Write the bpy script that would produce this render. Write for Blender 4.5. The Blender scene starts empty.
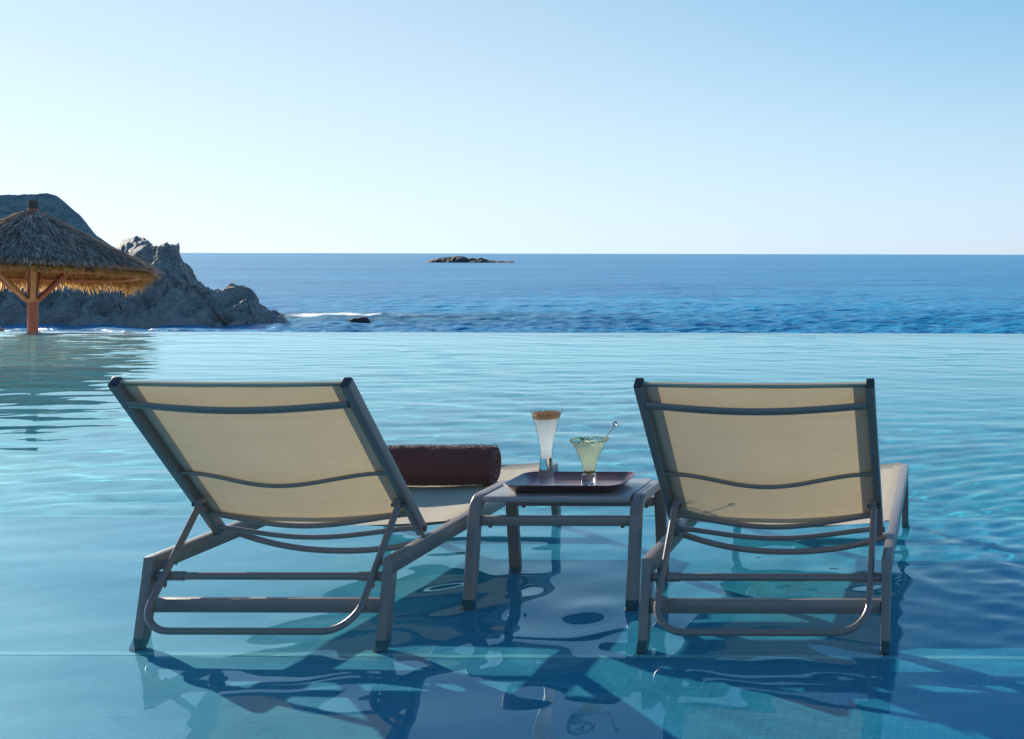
import bpy, bmesh, math, random
import numpy as np
from mathutils import Vector, noise, Matrix
random.seed(7); rng = np.random.default_rng(7)
S = bpy.context.scene
R = math.radians
# ------------------------------------------------------------------ camera
CAMH = 1.055; F = 1223.0; PX = 950.0; PY = 254.4
cd = bpy.data.cameras.new('camera'); cam = bpy.data.objects.new('camera', cd)
S.collection.objects.link(cam); S.camera = cam
cam.location = (0, 0, CAMH); cam.rotation_euler = (R(90), R(-0.13), 0)
cd.sensor_width = 36.0; cd.lens = F / 1024 * 36
cd.shift_x = -(PX - 512) / 1024; cd.shift_y = -(369.5 - PY) / 1024
cd.clip_start = 0.05; cd.clip_end = 90000
# ------------------------------------------------------------------ light
SKY_POW, SKY_GAIN = 0.45, 1.36
SUN_EL, SUN_AZ = 17.6, 50.0          # azimuth to the left of the view axis (+Y)
w = bpy.data.worlds.new('World'); S.world = w; w.use_nodes = True
wn = w.node_tree; wn.nodes.clear()
out = wn.nodes.new('ShaderNodeOutputWorld'); bg = wn.nodes.new('ShaderNodeBackground')
sky = wn.nodes.new('ShaderNodeTexSky'); sky.sky_type = 'NISHITA'; sky.sun_disc = False
sky.sun_elevation = R(SUN_EL); sky.sun_rotation = R(-SUN_AZ)
sky.altitude = 0; sky.air_density = 1.0; sky.dust_density = 0.15; sky.ozone_density = 3.0
bg.inputs[1].default_value = 0.15
# clear-air tint of the sky by elevation (a cleaner blue than the default air)
tc = wn.nodes.new('ShaderNodeTexCoord'); sp = wn.nodes.new('ShaderNodeSeparateXYZ')
ramp = wn.nodes.new('ShaderNodeValToRGB'); mul = wn.nodes.new('ShaderNodeMix')
mul.data_type = 'RGBA'; mul.blend_type = 'MULTIPLY'; mul.inputs[0].default_value = 1
wn.links.new(tc.outputs['Generated'], sp.inputs[0]); wn.links.new(sp.outputs[2], ramp.inputs[0])
e = ramp.color_ramp.elements
e[0].position = 0.0; e[0].color = (0.71, 0.85, 0.98, 1)
e[1].position = 0.10; e[1].color = (0.59, 0.86, 1.07, 1)
for p_, c_ in ((.21, (.39, .77, 1.15, 1)), (.45, (.13, .50, 1.12, 1)), (1.0, (.10, .38, .95, 1))): e.new(p_).color = c_
bw = wn.nodes.new('ShaderNodeRGBToBW'); wn.links.new(sky.outputs[0], bw.inputs[0])
pw_ = wn.nodes.new('ShaderNodeMath'); pw_.operation = 'POWER'; pw_.inputs[1].default_value = SKY_POW; wn.links.new(bw.outputs[0], pw_.inputs[0])
ms_ = wn.nodes.new('ShaderNodeMath'); ms_.operation = 'MULTIPLY'; ms_.inputs[1].default_value = SKY_GAIN; wn.links.new(pw_.outputs[0], ms_.inputs[0])
wn.links.new(ms_.outputs[0], mul.inputs[6]); # whiter aureole round the sun
dt = wn.nodes.new('ShaderNodeVectorMath'); dt.operation = 'DOT_PRODUCT'; wn.links.new(tc.outputs['Generated'], dt.inputs[0])
dt.inputs[1].default_value = (-math.sin(R(SUN_AZ)) * math.cos(R(SUN_EL)), math.cos(R(SUN_AZ)) * math.cos(R(SUN_EL)), math.sin(R(SUN_EL)))
mr = wn.nodes.new('ShaderNodeMapRange'); mr.inputs[1].default_value = .62; mr.inputs[2].default_value = 1.0; mr.inputs[4].default_value = .62; mr.interpolation_type = 'SMOOTHSTEP'
wn.links.new(dt.outputs['Value'], mr.inputs[0])
au = wn.nodes.new('ShaderNodeMix'); au.data_type = 'RGBA'; wn.links.new(mr.outputs[0], au.inputs[0]); wn.links.new(ramp.outputs[0], au.inputs[6]); au.inputs[7].default_value = (.72, .84, .96, 1)
wn.links.new(au.outputs[2], mul.inputs[7])
wn.links.new(mul.outputs[2], bg.inputs[0]); wn.links.new(bg.outputs[0], out.inputs[0])
sd = bpy.data.lights.new('sun', 'SUN'); sun = bpy.data.objects.new('sun', sd)
S.collection.objects.link(sun)
sd.energy = 5.0; sd.angle = R(0.5); sd.color = (1.0, 0.90, 0.76)
sv = Vector((-math.sin(R(SUN_AZ)) * math.cos(R(SUN_EL)), math.cos(R(SUN_AZ)) * math.cos(R(SUN_EL)), math.sin(R(SUN_EL))))
sun.rotation_euler = sv.to_track_quat('Z', 'Y').to_euler(); sun.location = sv * 30
sd.cycles.is_caustics_light = True
S.view_settings.view_transform = 'Standard'; S.view_settings.look = 'None'
S.view_settings.exposure = 1.04; S.view_settings.gamma = 1.0
S.render.engine = 'CYCLES'
cy = S.cycles
cy.use_denoising = True; cy.max_bounces = 10; cy.diffuse_bounces = 3; cy.glossy_bounces = 4
cy.transmission_bounces = 10; cy.transparent_max_bounces = 12
cy.sample_clamp_indirect = 4.0; cy.caustics_reflective = True; cy.caustics_refractive = True
cy.blur_glossy = 0.4
# ------------------------------------------------------------------ helpers
def link(o, parent=None):
    S.collection.objects.link(o)
    if parent is not None: o.parent = parent
    return o
def tag(o, label=None, cat=None, group=None, kind=None):
    if label: o['label'] = label
    if cat: o['category'] = cat
    if group: o['group'] = group
    if kind: o['kind'] = kind
    return o
def empty(name, loc, rz=0.0):
    o = bpy.data.objects.new(name, None); o.location = loc; o.rotation_euler = (0, 0, rz)
    o.empty_display_size = 0.1
    return link(o)
def mesh_obj(name, verts, faces, m, parent=None, smooth=True, ang=40):
    me = bpy.data.meshes.new(name)
    me.from_pydata([tuple(v) for v in verts], [], faces); me.update()
    if smooth:
        me.shade_smooth()
        if ang: me.set_sharp_from_angle(angle=R(ang))
    o = bpy.data.objects.new(name, me)
    if m: me.materials.append(m)
    return link(o, parent)
class MB:
    def __init__(s): s.v = []; s.f = []
    def add(s, v, f):
        b = len(s.v); s.v += [tuple(x) for x in v]; s.f += [tuple(i + b for i in q) for q in f]; return s
    def build(s, name, m, parent=None, smooth=True, ang=40):
        return mesh_obj(name, s.v, s.f, m, parent, smooth, ang)
    def bm(s, bm_):
        bm_.verts.index_update()
        s.add([v.co[:] for v in bm_.verts], [[v.index for v in f.verts] for f in bm_.faces]); bm_.free(); return s
    def prism(s, poly, x0, x1, bev=0.003, segs=2):
        """poly: (y,z) profile extruded from x0 to x1"""
        b = bmesh.new(); n = len(poly)
        a = [b.verts.new((x0, p[0], p[1])) for p in poly]; c = [b.verts.new((x1, p[0], p[1])) for p in poly]
        b.faces.new(a); b.faces.new(c[::-1])
        for i in range(n): b.faces.new((a[i], c[i], c[(i + 1) % n], a[(i + 1) % n]))
        bmesh.ops.recalc_face_normals(b, faces=b.faces)
        if bev: bmesh.ops.bevel(b, geom=list(b.edges), offset=bev, segments=segs, profile=0.5, affect='EDGES')
        return s.bm(b)
    def box(s, x0, x1, y0, y1, z0, z1, bev=0.003):
        return s.prism([(y0, z0), (y1, z0), (y1, z1), (y0, z1)], x0, x1, bev)
    def sweep(s, pts, sec, up=None, caps=True):
        """sec: list of (a,b) offsets in the frame (side, normal); up = fixed side vector or None"""
        P = [Vector(p) for p in pts]; n = len(P); k = len(sec); vs = []; fs = []
        side = None
        for i in range(n):
            t = (P[min(i + 1, n - 1)] - P[max(i - 1, 0)]).normalized()
            if up is not None: sd_ = Vector(up)
            elif side is None: sd_ = Vector((0, 0, 1)) if abs(t.z) < 0.9 else Vector((1, 0, 0))
            else: sd_ = side
            sd_ = (sd_ - t * sd_.dot(t)).normalized(); side = sd_
            nn = t.cross(sd_)
            # widen on corners
            sc = 1.0
            vs += [P[i] + sd_ * a * sc + nn * b * sc for a, b in sec]
        for i in range(n - 1):
            for j in range(k):
                fs.append((i * k + j, i * k + (j + 1) % k, (i + 1) * k + (j + 1) % k, (i + 1) * k + j))
        if caps:
            fs.append(tuple(range(k))[::-1]); fs.append(tuple((n - 1) * k + j for j in range(k)))
        return s.add(vs, fs)
    def tube(s, pts, r, n=12, **kw): return s.sweep(pts, circ(r, r, n), **kw)
    def lathe(s, prof, c, n=48, close=False):
        vs = []; fs = []; k = len(prof)
        for i in range(n):
            a = 2 * math.pi * i / n
            vs += [(c[0] + r * math.cos(a), c[1] + r * math.sin(a), c[2] + z) for r, z in prof]
        for i in range(n):
            i2 = (i + 1) % n
            for j in range(k - 1):
                fs.append((i * k + j, i2 * k + j, i2 * k + j + 1, i * k + j + 1))
        return s.add(vs, fs)
def circ(a, b, n=12): return [(a * math.cos(2 * math.pi * i / n), b * math.sin(2 * math.pi * i / n)) for i in range(n)]
def rrect(hx, hy, r, seg=3):
    o = []
    for cx, cy_, a0 in ((hx - r, hy - r, 0), (-hx + r, hy - r, 90), (-hx + r, -hy + r, 180), (hx - r, -hy + r, 270)):
        for i in range(seg + 1):
            a = R(a0 + 90 * i / seg); o.append((cx + r * math.cos(a), cy_ + r * math.sin(a)))
    return o
def fillet(pts, r, seg=8):
    P = [Vector(p) for p in pts]; o = [P[0]]
    for i in range(1, len(P) - 1):
        a = (P[i - 1] - P[i]).normalized(); b = (P[i + 1] - P[i]).normalized()
        th = a.angle(b); d = min(r / math.tan(th / 2), (P[i-1]-P[i]).length * .98, (P[i+1]-P[i]).length * .98)
        rr = d * math.tan(th / 2)
        c = P[i] + (a + b).normalized() * (rr / math.sin(th / 2))
        p0 = P[i] + a * d - c; p1 = P[i] + b * d - c
        for k in range(seg + 1):
            o.append(c + p0.normalized().slerp(p1.normalized(), k / seg) * p0.length)
    o.append(P[-1]); return o
# ------------------------------------------------------------------ materials
class NT:
    def __init__(s, name):
        s.m = bpy.data.materials.new(name); s.m.use_nodes = True; s.t = s.m.node_tree
        s.b = s.t.nodes['Principled BSDF']; s.o = s.t.nodes['Material Output']
    def n(s, t, **kw):
        x = s.t.nodes.new(t)
        for k, v in kw.items(): setattr(x, k, v)
        return x
    def l(s, a, b): s.t.links.new(a, b)
    def coord(s, kind='Object', scale=(1, 1, 1), rot=(0, 0, 0)):
        c = s.n('ShaderNodeTexCoord'); m = s.n('ShaderNodeMapping')
        m.inputs['Scale'].default_value = scale; m.inputs['Rotation'].default_value = rot
        s.l(c.outputs[kind], m.inputs[0]); return m.outputs[0]
    def noise(s, vec, scale, detail=4, rough=.55):
        x = s.n('ShaderNodeTexNoise'); x.inputs['Scale'].default_value = scale
        x.inputs['Detail'].default_value = detail; x.inputs['Roughness'].default_value = rough
        s.l(vec, x.inputs['Vector']); return x.outputs[0]
    def ramp(s, fac, stops):
        x = s.n('ShaderNodeValToRGB'); e = x.color_ramp.elements
        while len(e) < len(stops): e.new(0.5)
        for i, (p, c) in enumerate(stops):
            e[i].position = p; e[i].color = (*c, 1) if not isinstance(c, (int, float)) else (c, c, c, 1)
        s.l(fac, x.inputs[0]); return x.outputs[0]
    def mix(s, fac, a, b, mode='MIX'):
        x = s.n('ShaderNodeMix', data_type='RGBA', blend_type=mode)
        for v, i in ((fac, 0), (a, 6), (b, 7)):
            if isinstance(v, (int, float)): x.inputs[i].default_value = v if i == 0 else (v, v, v, 1)
            elif isinstance(v, tuple): x.inputs[i].default_value = (*v, 1)
            else: s.l(v, x.inputs[i])
        return x.outputs[2]
    def math(s, op, a, b=None, c=None):
        x = s.n('ShaderNodeMath', operation=op)
        for i, v in enumerate((a, b, c)):
            if v is None: continue
            if isinstance(v, (int, float)): x.inputs[i].default_value = v
            else: s.l(v, x.inputs[i])
        return x.outputs[0]
    def bump(s, h, strength=.3, dist=.01, prev=None):
        x = s.n('ShaderNodeBump'); x.inputs['Strength'].default_value = strength; x.inputs['Distance'].default_value = dist
        s.l(h, x.inputs['Height'])
        if prev is not None: s.l(prev, x.inputs['Normal'])
        return x.outputs[0]
    def set(s, **kw):
        for k, v in kw.items():
            k = k.replace('_', ' ')
            i = s.b.inputs[k]
            if isinstance(v, tuple): i.default_value = (*v, 1) if len(v) == 3 and i.type == 'RGBA' else v
            elif isinstance(v, (int, float)): i.default_value = v
            else: s.l(v, i)
        return s.m
def simple(name, col, rough=.5, var=.12, vs=20, bump=0, bs=200, **kw):
    t = NT(name); v = t.coord()
    c = t.mix(t.noise(v, vs), tuple(x * (1 - var) for x in col), tuple(min(1, x * (1 + var)) for x in col))
    args = dict(Base_Color=c, Roughness=rough); args.update(kw)
    if bump: args['Normal'] = t.bump(t.noise(v, bs, 3), bump, .002)
    return t.set(**args)
M = {}
M['metal'] = simple('powder_coat', (.215, .178, .158), .30, .08, 30, .15, 900)
M['bolt'] = simple('bolt_steel', (.10, .10, .10), .35, Metallic=.8)
M['rubber'] = simple('end_cap', (.05, .048, .046), .5)
def sling_mat():
    t = NT('sling_mesh_fabric'); v = t.coord()
    w1 = t.n('ShaderNodeTexWave', wave_type='BANDS', bands_direction='X'); w1.inputs['Scale'].default_value = 95
    w1.inputs['Distortion'].default_value = .6; t.l(v, w1.inputs[0])
    w2 = t.n('ShaderNodeTexWave', wave_type='BANDS', bands_direction='Y'); w2.inputs['Scale'].default_value = 130; t.l(v, w2.inputs[0])
    nz = t.noise(t.coord(scale=(60, 1.5, 1.5)), 1.0, 3)
    c = t.mix(nz, (.585, .53, .44), (.635, .58, .49))
    c = t.mix(t.ramp(t.noise(t.coord(scale=(1.5, 50, 50)), 1.0, 3), [(.35, 0), (.7, .35)]), c, (.50, .44, .34))
    c = t.mix(t.math('MULTIPLY', w1.outputs[1], .3), c, (.36, .32, .25))
    bmp = t.bump(t.math('ADD', w1.outputs[1], w2.outputs[1]), .25, .0006)
    d = t.n('ShaderNodeBsdfDiffuse'); tr = t.n('ShaderNodeBsdfTranslucent'); mx = t.n('ShaderNodeMixShader')
    t.l(c, d.inputs[0]); t.l(t.mix(1.0, c, (.92, .78, .50), 'MULTIPLY'), tr.inputs[0]); t.l(bmp, d.inputs['Normal'])
    mx.inputs[0].default_value = .215; t.l(d.outputs[0], mx.inputs[1]); t.l(tr.outputs[0], mx.inputs[2])
    t.l(mx.outputs[0], t.o.inputs[0]); return t.m
M['sling'] = sling_mat()
# ------------------------------------------------------------------ pool
def tile_mat(name, c1, c2, grout, sc=1.0, far=None):
    t = NT(name); v = t.coord()
    b = t.n('ShaderNodeTexBrick'); b.offset = 0.0; b.squash = 1
    b.inputs['Scale'].default_value = 1.0; b.inputs['Brick Width'].default_value = .025 * sc; b.inputs['Row Height'].default_value = .025 * sc
    b.inputs['Mortar Size'].default_value = .0013 * sc; b.inputs['Mortar Smooth'].default_value = .2
    b.inputs['Color1'].default_value = (*c1, 1); b.inputs['Color2'].default_value = (*c2, 1); b.inputs['Mortar'].default_value = (*grout, 1)
    t.l(v, b.inputs[0])
    c = t.mix(t.math('MULTIPLY', t.noise(v, 1.3, 4), .5), b.outputs[0], tuple(x * .7 for x in c1))
    if far:      # paled towards the overflow edge: water depth and sky sheen put into the colour
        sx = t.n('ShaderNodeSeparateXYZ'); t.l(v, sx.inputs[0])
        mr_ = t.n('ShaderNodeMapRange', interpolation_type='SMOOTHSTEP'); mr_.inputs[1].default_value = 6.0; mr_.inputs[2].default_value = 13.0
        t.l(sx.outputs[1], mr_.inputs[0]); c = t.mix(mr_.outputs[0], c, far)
    return t.set(Base_Color=c, Roughness=.35)
M['tile'] = tile_mat('mosaic_tile', (.030, .315, .485), (.048, .37, .53), (.10, .41, .54))
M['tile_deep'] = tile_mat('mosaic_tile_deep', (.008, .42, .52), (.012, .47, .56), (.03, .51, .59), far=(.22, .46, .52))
M['tile_light'] = tile_mat('mosaic_tile_light', (.24, .60, .66), (.28, .64, .70), (.25, .55, .6))
M['coping'] = simple('dark_stone_coping', (.16, .19, .21), .4, .2, 12, .3, 60)
M['deck'] = simple('stone_deck', (.42, .38, .33), .7, .15, 6, .3, 60)
PX0, PX1, PY0, PY1 = -18.0, 8.0, -3.0, 16.3
LED0, LED1, LZ, NZ, DZ = 3.285, 5.0, -.10, -.10, -1.25
FZ_ = -.25
def basin():
    m = MB(); x0, x1 = PX0, PX1
    def sheet(y0, y1, z): m.add([(x0, y0, z), (x1, y0, z), (x1, y1, z), (x0, y1, z)], [(0, 1, 2, 3)])
    sheet(LED0, LED1, LZ)
    o = mesh_obj('pool_ledge', m.v, m.f, M['tile'], smooth=False); tag(o, kind='structure')
    n = MB(); n.add([(x0, PY0, NZ), (x1, PY0, NZ), (x1, LED0, NZ), (x0, LED0, NZ)], [(0, 1, 2, 3)])
    o2 = mesh_obj('pool_step', n.v, n.f, M['tile'], smooth=False); tag(o2, kind='structure')
    st = MB(); st.add([(x0, LED0, LZ + .003), (x1, LED0, LZ + .003), (x1, LED0 + .028, LZ + .003), (x0, LED0 + .028, LZ + .003)], [(0, 1, 2, 3)])
    st.add([(x0, LED1 - .035, LZ + .003), (x1, LED1 - .035, LZ + .003), (x1, LED1, LZ + .003), (x0, LED1, LZ + .003)], [(0, 1, 2, 3)])
    o3 = mesh_obj('pool_step_nosing', st.v, st.f, M['tile_light'], smooth=False); tag(o3, kind='structure')
    d = MB(); d.add([(x0, LED1, DZ), (x1, LED1, DZ), (x1, 7.5, DZ), (x0, 7.5, DZ)], [(0, 1, 2, 3)])
    d.add([(x0, 7.5, DZ), (x1, 7.5, DZ), (x1, 11.5, FZ_), (x0, 11.5, FZ_)], [(0, 1, 2, 3)])
    d.add([(x0, 11.5, FZ_), (x1, 11.5, FZ_), (x1, PY1 - .12, FZ_), (x0, PY1 - .12, FZ_)], [(0, 1, 2, 3)])
    d.add([(x0, LED1, DZ), (x1, LED1, DZ), (x1, LED1, LZ), (x0, LED1, LZ)], [(0, 1, 2, 3)])
    for x in (x0, x1):
        d.add([(x, PY0, DZ), (x, PY1 - .12, DZ), (x, PY1 - .12, .02), (x, PY0, .02)], [(0, 1, 2, 3)])
    d.add([(x0, PY1 - .12, DZ), (x1, PY1 - .12, DZ), (x1, PY1 - .12, -.008), (x0, PY1 - .12, -.008)], [(0, 1, 2, 3)])
    d.add([(x0, PY0, NZ), (x1, PY0, NZ), (x1, PY0, .02), (x0, PY0, .02)], [(0, 1, 2, 3)])
    o4 = mesh_obj('pool_floor', d.v, d.f, M['tile_deep'], smooth=False); tag(o4, kind='structure')
    for o_ in (o, o2, o3, o4): o_.cycles.is_caustics_receiver = True
    e_ = MB().box(x0, x1, PY1 - .118, PY1 + .02, -1.6, -.006, 0).build('pool_edge_wall', M['coping'], smooth=False); tag(e_, kind='structure')
    dk = MB(); dk.box(x0 - 6, x0 - .002, PY0 - 7, PY1 + .5, -1.65, .05, .01); dk.box(x1 + .002, x1 + 6, PY0 - 7, PY1 + .5, -1.65, .05, .01)
    dk.box(x0, x1, PY0 - 7, PY0 - .002, -1.65, .05, .01)
    tag(dk.build('pool_deck', M['deck'], smooth=False), kind='structure')
basin()
# water surface: real ripples
def wave_field(X, Y):
    Z = np.zeros_like(X); g = np.random.default_rng(11)
    far = np.clip((Y - 4.0) / 5.0, 0, 1)
    for lam, amp, n, spread in ((1.6, .0012, 6, 12), (.72, .0017, 10, 16), (.40, .00150, 14, 20), (.24, .00068, 16, 26), (.13, .00018, 14, 40)):
        for i in range(n):
            l = lam * g.uniform(.75, 1.3); a = R(90 + g.normal(0, spread)); k = 2 * math.pi / l
            Z += amp / math.sqrt(n) * np.sin(k * (X * math.cos(a) + Y * math.sin(a)) + g.uniform(0, 6.28)) * (.62 + .72 * far)
    # patchiness
    p = .75 + .35 * np.sin(X * .9 + 1.3 * np.sin(Y * .5)) * np.cos(Y * .6 + .7 * np.sin(X * .6 + 1))
    Z *= p
    # rings spreading from a disturbance right of the right-hand lounger
    for cx, cy_, lam, amp, dec in ((1.0, 4.9, .18, .0042, 1.0), (.62, 4.35, .115, .0024, .65), (.15, 4.0, .075, .0007, .4), (-.12, 3.55, .08, .0004, .35)):
        r = np.hypot(X - cx, Y - cy_)
        Z += amp * np.exp(-r / dec) * np.sin(2 * math.pi * r / lam + .6 * np.sin(3 * X + 2 * Y)) * np.clip(r / .1, 0, 1)
    q2 = np.exp(-((X + 1.3) ** 2 / .35 + (Y - 3.75) ** 2 / .5)) + .6 * np.exp(-((X + .2) ** 2 / .2 + (Y - 4.0) ** 2 / .5))
    for i in range(12):
        l = g.uniform(.13, .34); a = g.uniform(0, 6.28); k = 2 * math.pi / l
        Z += q2 * .0026 * l * np.sin(k * (X * math.cos(a) + Y * math.sin(a)) + g.uniform(0, 6.28))
    q = np.exp(-((X - .7) ** 2 / .7 + (Y - 4.4) ** 2 / 1.1))
    for i in range(16):
        l = g.uniform(.07, .2); a = g.uniform(0, 6.28); k = 2 * math.pi / l
        Z += q * .0044 * l * np.sin(k * (X * math.cos(a) + Y * math.sin(a)) + g.uniform(0, 6.28))
    return Z
def spaced(segs):
    o = [segs[0][0]]
    for a, b, s0, s1 in segs:
        x = a
        while x < b - 1e-6:
            s = s0 + (s1 - s0) * (x - a) / (b - a); x = min(b, x + s); o.append(x)
    return np.array(o)
WM = NT('pool_water')
g_ = WM.n('ShaderNodeBsdfGlass'); g_.inputs['IOR'].default_value = 1.333; g_.inputs['Roughness'].default_value = 0
g_.inputs['Color'].default_value = (.76, .97, .985, 1); WM.l(g_.outputs[0], WM.o.inputs[0])
def water():
    xs = spaced([(PX0, -9, .12, .08), (-9, -3.2, .06, .03), (-3.2, 1.6, .02, .02), (1.6, PX1, .04, .15)])
    ys = spaced([(PY0, 1.4, .12, .05), (1.4, 6, .018, .02), (6, PY1 - .002, .02, .055)])
    X, Y = np.meshgrid(xs, ys); Z = wave_field(X, Y)
    Z *= np.clip((PY1 - Y) / .5, 0.25, 1)
    nx, ny = len(xs), len(ys)
    V = np.stack([X, Y, Z], -1).reshape(-1, 3)
    lip = [(.016, -.004), (.026, -.014), (.028, -.03), (.028, -.35)]
    for dy, dz in lip:
        V = np.vstack([V, np.stack([xs, np.full(nx, PY1 + dy), np.full(nx, dz)], -1)])
    ny2 = ny + len(lip)
    i, j = np.meshgrid(np.arange(nx - 1), np.arange(ny2 - 1))
    a = (j * nx + i).ravel(); Fq = np.stack([a, a + 1, a + nx + 1, a + nx], -1)
    me = bpy.data.meshes.new('pool_water'); me.vertices.add(len(V)); me.vertices.foreach_set('co', V.ravel())
    me.loops.add(Fq.size); me.loops.foreach_set('vertex_index', Fq.ravel())
    me.polygons.add(len(Fq)); me.polygons.foreach_set('loop_start', np.arange(0, Fq.size, 4))
    me.update(calc_edges=True); me.validate(); me.shade_smooth(); me.materials.append(WM.m)
    o = bpy.data.objects.new('pool_water', me); link(o); tag(o, kind='structure')
    o.cycles.is_caustics_caster = True
water()
# ------------------------------------------------------------------ sea, land
SEA = -5.0
def fbm(x, y, z, o=4, H=.9): return noise.fractal((x, y, z), H, 2.0, o)
def sea():
    t = NT('sea_water'); v = t.coord()
    a = t.noise(t.coord(scale=(.35, 1, 1)), .28, 5, .6); b = t.noise(t.coord(scale=(.5, 1, 1)), 1.1, 4, .6)
    c = t.noise(t.coord(scale=(.25, 1, 1)), .06, 3)
    bp = t.bump(c, .6, 1.5); bp = t.bump(a, .8, .9, bp); bp = t.bump(b, 1.0, .35, bp)
    big = t.noise(t.coord(scale=(.12, 1, 1)), .012, 5)
    col = t.mix(t.ramp(big, [(.42, 0), (.62, 1)]), (.006, .19, .40), (.012, .24, .47))
    fine = t.noise(t.coord(scale=(.3, 1, 1)), .9, 5, .7); fine2 = t.noise(t.coord(scale=(.22, 1, 1)), .10, 8, .75)
    col = t.mix(t.ramp(t.math('MULTIPLY', t.math('ADD', fine, fine2), .5), [(.44, 0), (.56, 1)]), t.mix(1.0, col, (.7, .75, .8), 'MULTIPLY'), t.mix(1.0, col, (3.0, 1.4, 1.2), 'MULTIPLY'))  # light and dark facets of small waves put into the colour
    # foam where the swell breaks by the headland
    sx = t.n('ShaderNodeSeparateXYZ'); t.l(v, sx.inputs[0])
    def gauss(cx, cy_, rx, ry):
        dx = t.math('DIVIDE', t.math('SUBTRACT', sx.outputs[0], cx), rx); dy = t.math('DIVIDE', t.math('SUBTRACT', sx.outputs[1], cy_), ry)
        return t.math('POWER', 2.718, t.math('MULTIPLY', t.math('ADD', t.math('MULTIPLY', dx, dx), t.math('MULTIPLY', dy, dy)), -1))
    fn = t.noise(t.coord(scale=(.45, 1, 1)), .9, 6, .7)
    msk = t.math('ADD', gauss(-61.3, 118, 3.2, 5.5), t.math('MULTIPLY', gauss(-54, 119, 6.5, 2.6), .7))
    foam = t.ramp(t.math('ADD', fn, t.math('MULTIPLY', t.math('SUBTRACT', msk, 1), .5)), [(.34, 0), (.45, 1)])
    rock_reflection = t.ramp(t.math('MULTIPLY', gauss(-55, 116, 26, 9), 1.0), [(.1, 0), (.9, 1)])  # dark reflection of the rocks, painted into the sea colour
    col = t.mix(t.math('MULTIPLY', rock_reflection, .55), col, (.008, .085, .12))
    col = t.mix(foam, col, (.85, .88, .9))
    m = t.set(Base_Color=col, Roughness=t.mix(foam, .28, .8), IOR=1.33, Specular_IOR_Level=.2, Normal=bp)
    px = np.concatenate([np.arange(-150, 1180, 1.6)])
    ang = np.arctan2((px - PX), F)                       # angle from +Y, positive to the right
    rest = np.linspace(ang[-1], ang[0] + 2 * math.pi, 60)[1:-1]
    ang = np.concatenate([ang, rest]); na = len(ang)
    r = [14.0, 25, 45, 60]
    while r[-1] < 60000: r.append(r[-1] + min(max(.25, r[-1] ** 2 / 24000), r[-1] * .08))
    r = np.array(r); A, Rr = np.meshgrid(ang, r)
    X = Rr * np.sin(A); Y = Rr * np.cos(A); Z = np.zeros_like(X); g = np.random.default_rng(4)
    step = np.gradient(r)[:, None] * np.ones((1, na))
    for lam, amp, n in ((26, .06, 7), (9, .04, 10), (4.2, .05, 18), (2.0, .050, 24), (1.1, .030, 20)):
        for i in range(n):
            l = lam * g.uniform(.7, 1.4); a = R(g.normal(70, 32)); k = 2 * math.pi / l
            ph = k * (X * math.cos(a) + Y * math.sin(a)) + g.uniform(0, 6.28) + .8 * np.sin(X * .05 + Y * .03 + i)
            Z += amp / math.sqrt(n) * 1.4 * (np.sin(ph) + .25 * np.cos(2 * ph)) * np.clip(l / (2.2 * step) - .5, 0, 1)
    patch = .75 + .3 * np.sin(X * .021 + 2 * np.sin(Y * .013)) * np.sin(Y * .017 + 1.5 * np.sin(X * .011))
    Z *= patch * np.clip((Rr - 45) / 15, 0, 1)
    V = np.stack([X, Y, Z + SEA], -1).reshape(-1, 3)
    i, j = np.meshgrid(np.arange(na), np.arange(len(r) - 1)); a = (j * na + i).ravel(); b_ = (j * na + (i + 1) % na).ravel()
    Fq = np.stack([a, b_, b_ + na, a + na], -1)
    me = bpy.data.meshes.new('sea'); me.vertices.add(len(V)); me.vertices.foreach_set('co', V.ravel())
    me.loops.add(Fq.size); me.loops.foreach_set('vertex_index', Fq.ravel()); me.polygons.add(len(Fq)); me.polygons.foreach_set('loop_start', np.arange(0, Fq.size, 4))
    me.update(calc_edges=True); me.validate(); me.shade_smooth(); me.materials.append(m)
    if me.polygons[0].normal.z < 0: me.flip_normals()
    tag(link(bpy.data.objects.new('sea', me)), kind='structure')
sea()
def rock_mat(name, c0, c1, c2, sc=1.0, lichen=None):
    t = NT(name); v = t.coord(); vw = t.coord(scale=(1, 1, 1.7), rot=(.3, .5, 0))
    n1 = t.noise(v, .35 * sc, 7, .65); n2 = t.noise(vw, 2.2 * sc, 6, .7)
    vo = t.n('ShaderNodeTexVoronoi', feature='DISTANCE_TO_EDGE'); vo.inputs['Scale'].default_value = .35 * sc
    wv = t.n('ShaderNodeVectorMath', operation='ADD'); t.l(vw, wv.inputs[0])
    nn = t.n('ShaderNodeTexNoise'); nn.inputs['Scale'].default_value = .6 * sc; t.l(v, nn.inputs[0]); 
    sc_ = t.n('ShaderNodeVectorMath', operation='SCALE'); sc_.inputs['Scale'].default_value = 2.5 / sc; t.l(nn.outputs[1], sc_.inputs[0])
    t.l(sc_.outputs[0], wv.inputs[1]); t.l(wv.outputs[0], vo.inputs[0])
    col = t.mix(t.ramp(n1, [(.35, 0), (.65, 1)]), c0, c1)
    col = t.mix(t.ramp(n2, [(.45, 0), (.75, 1)]), col, c2)
    crack = t.ramp(vo.outputs[0], [(0, 0), (.045, 1)])
    
    cf = t.ramp(t.noise(v, .12 * sc, 3), [(.48, 0), (.60, .8)])
    ck = t.mix(cf, 1.0, crack); col = t.mix(ck, tuple(x * .3 for x in c0), col)
    bp = t.bump(ck, .6, .3 / sc); bp = t.bump(n2, .9, .35 / sc, bp); bp = t.bump(n1, .8, 1.2 / sc, bp)
    return t.set(Base_Color=col, Roughness=.85, Normal=bp)
M['rock'] = rock_mat('dark_sea_rock', (.21, .195, .18), (.39, .36, .325), (.54, .48, .40))
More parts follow.
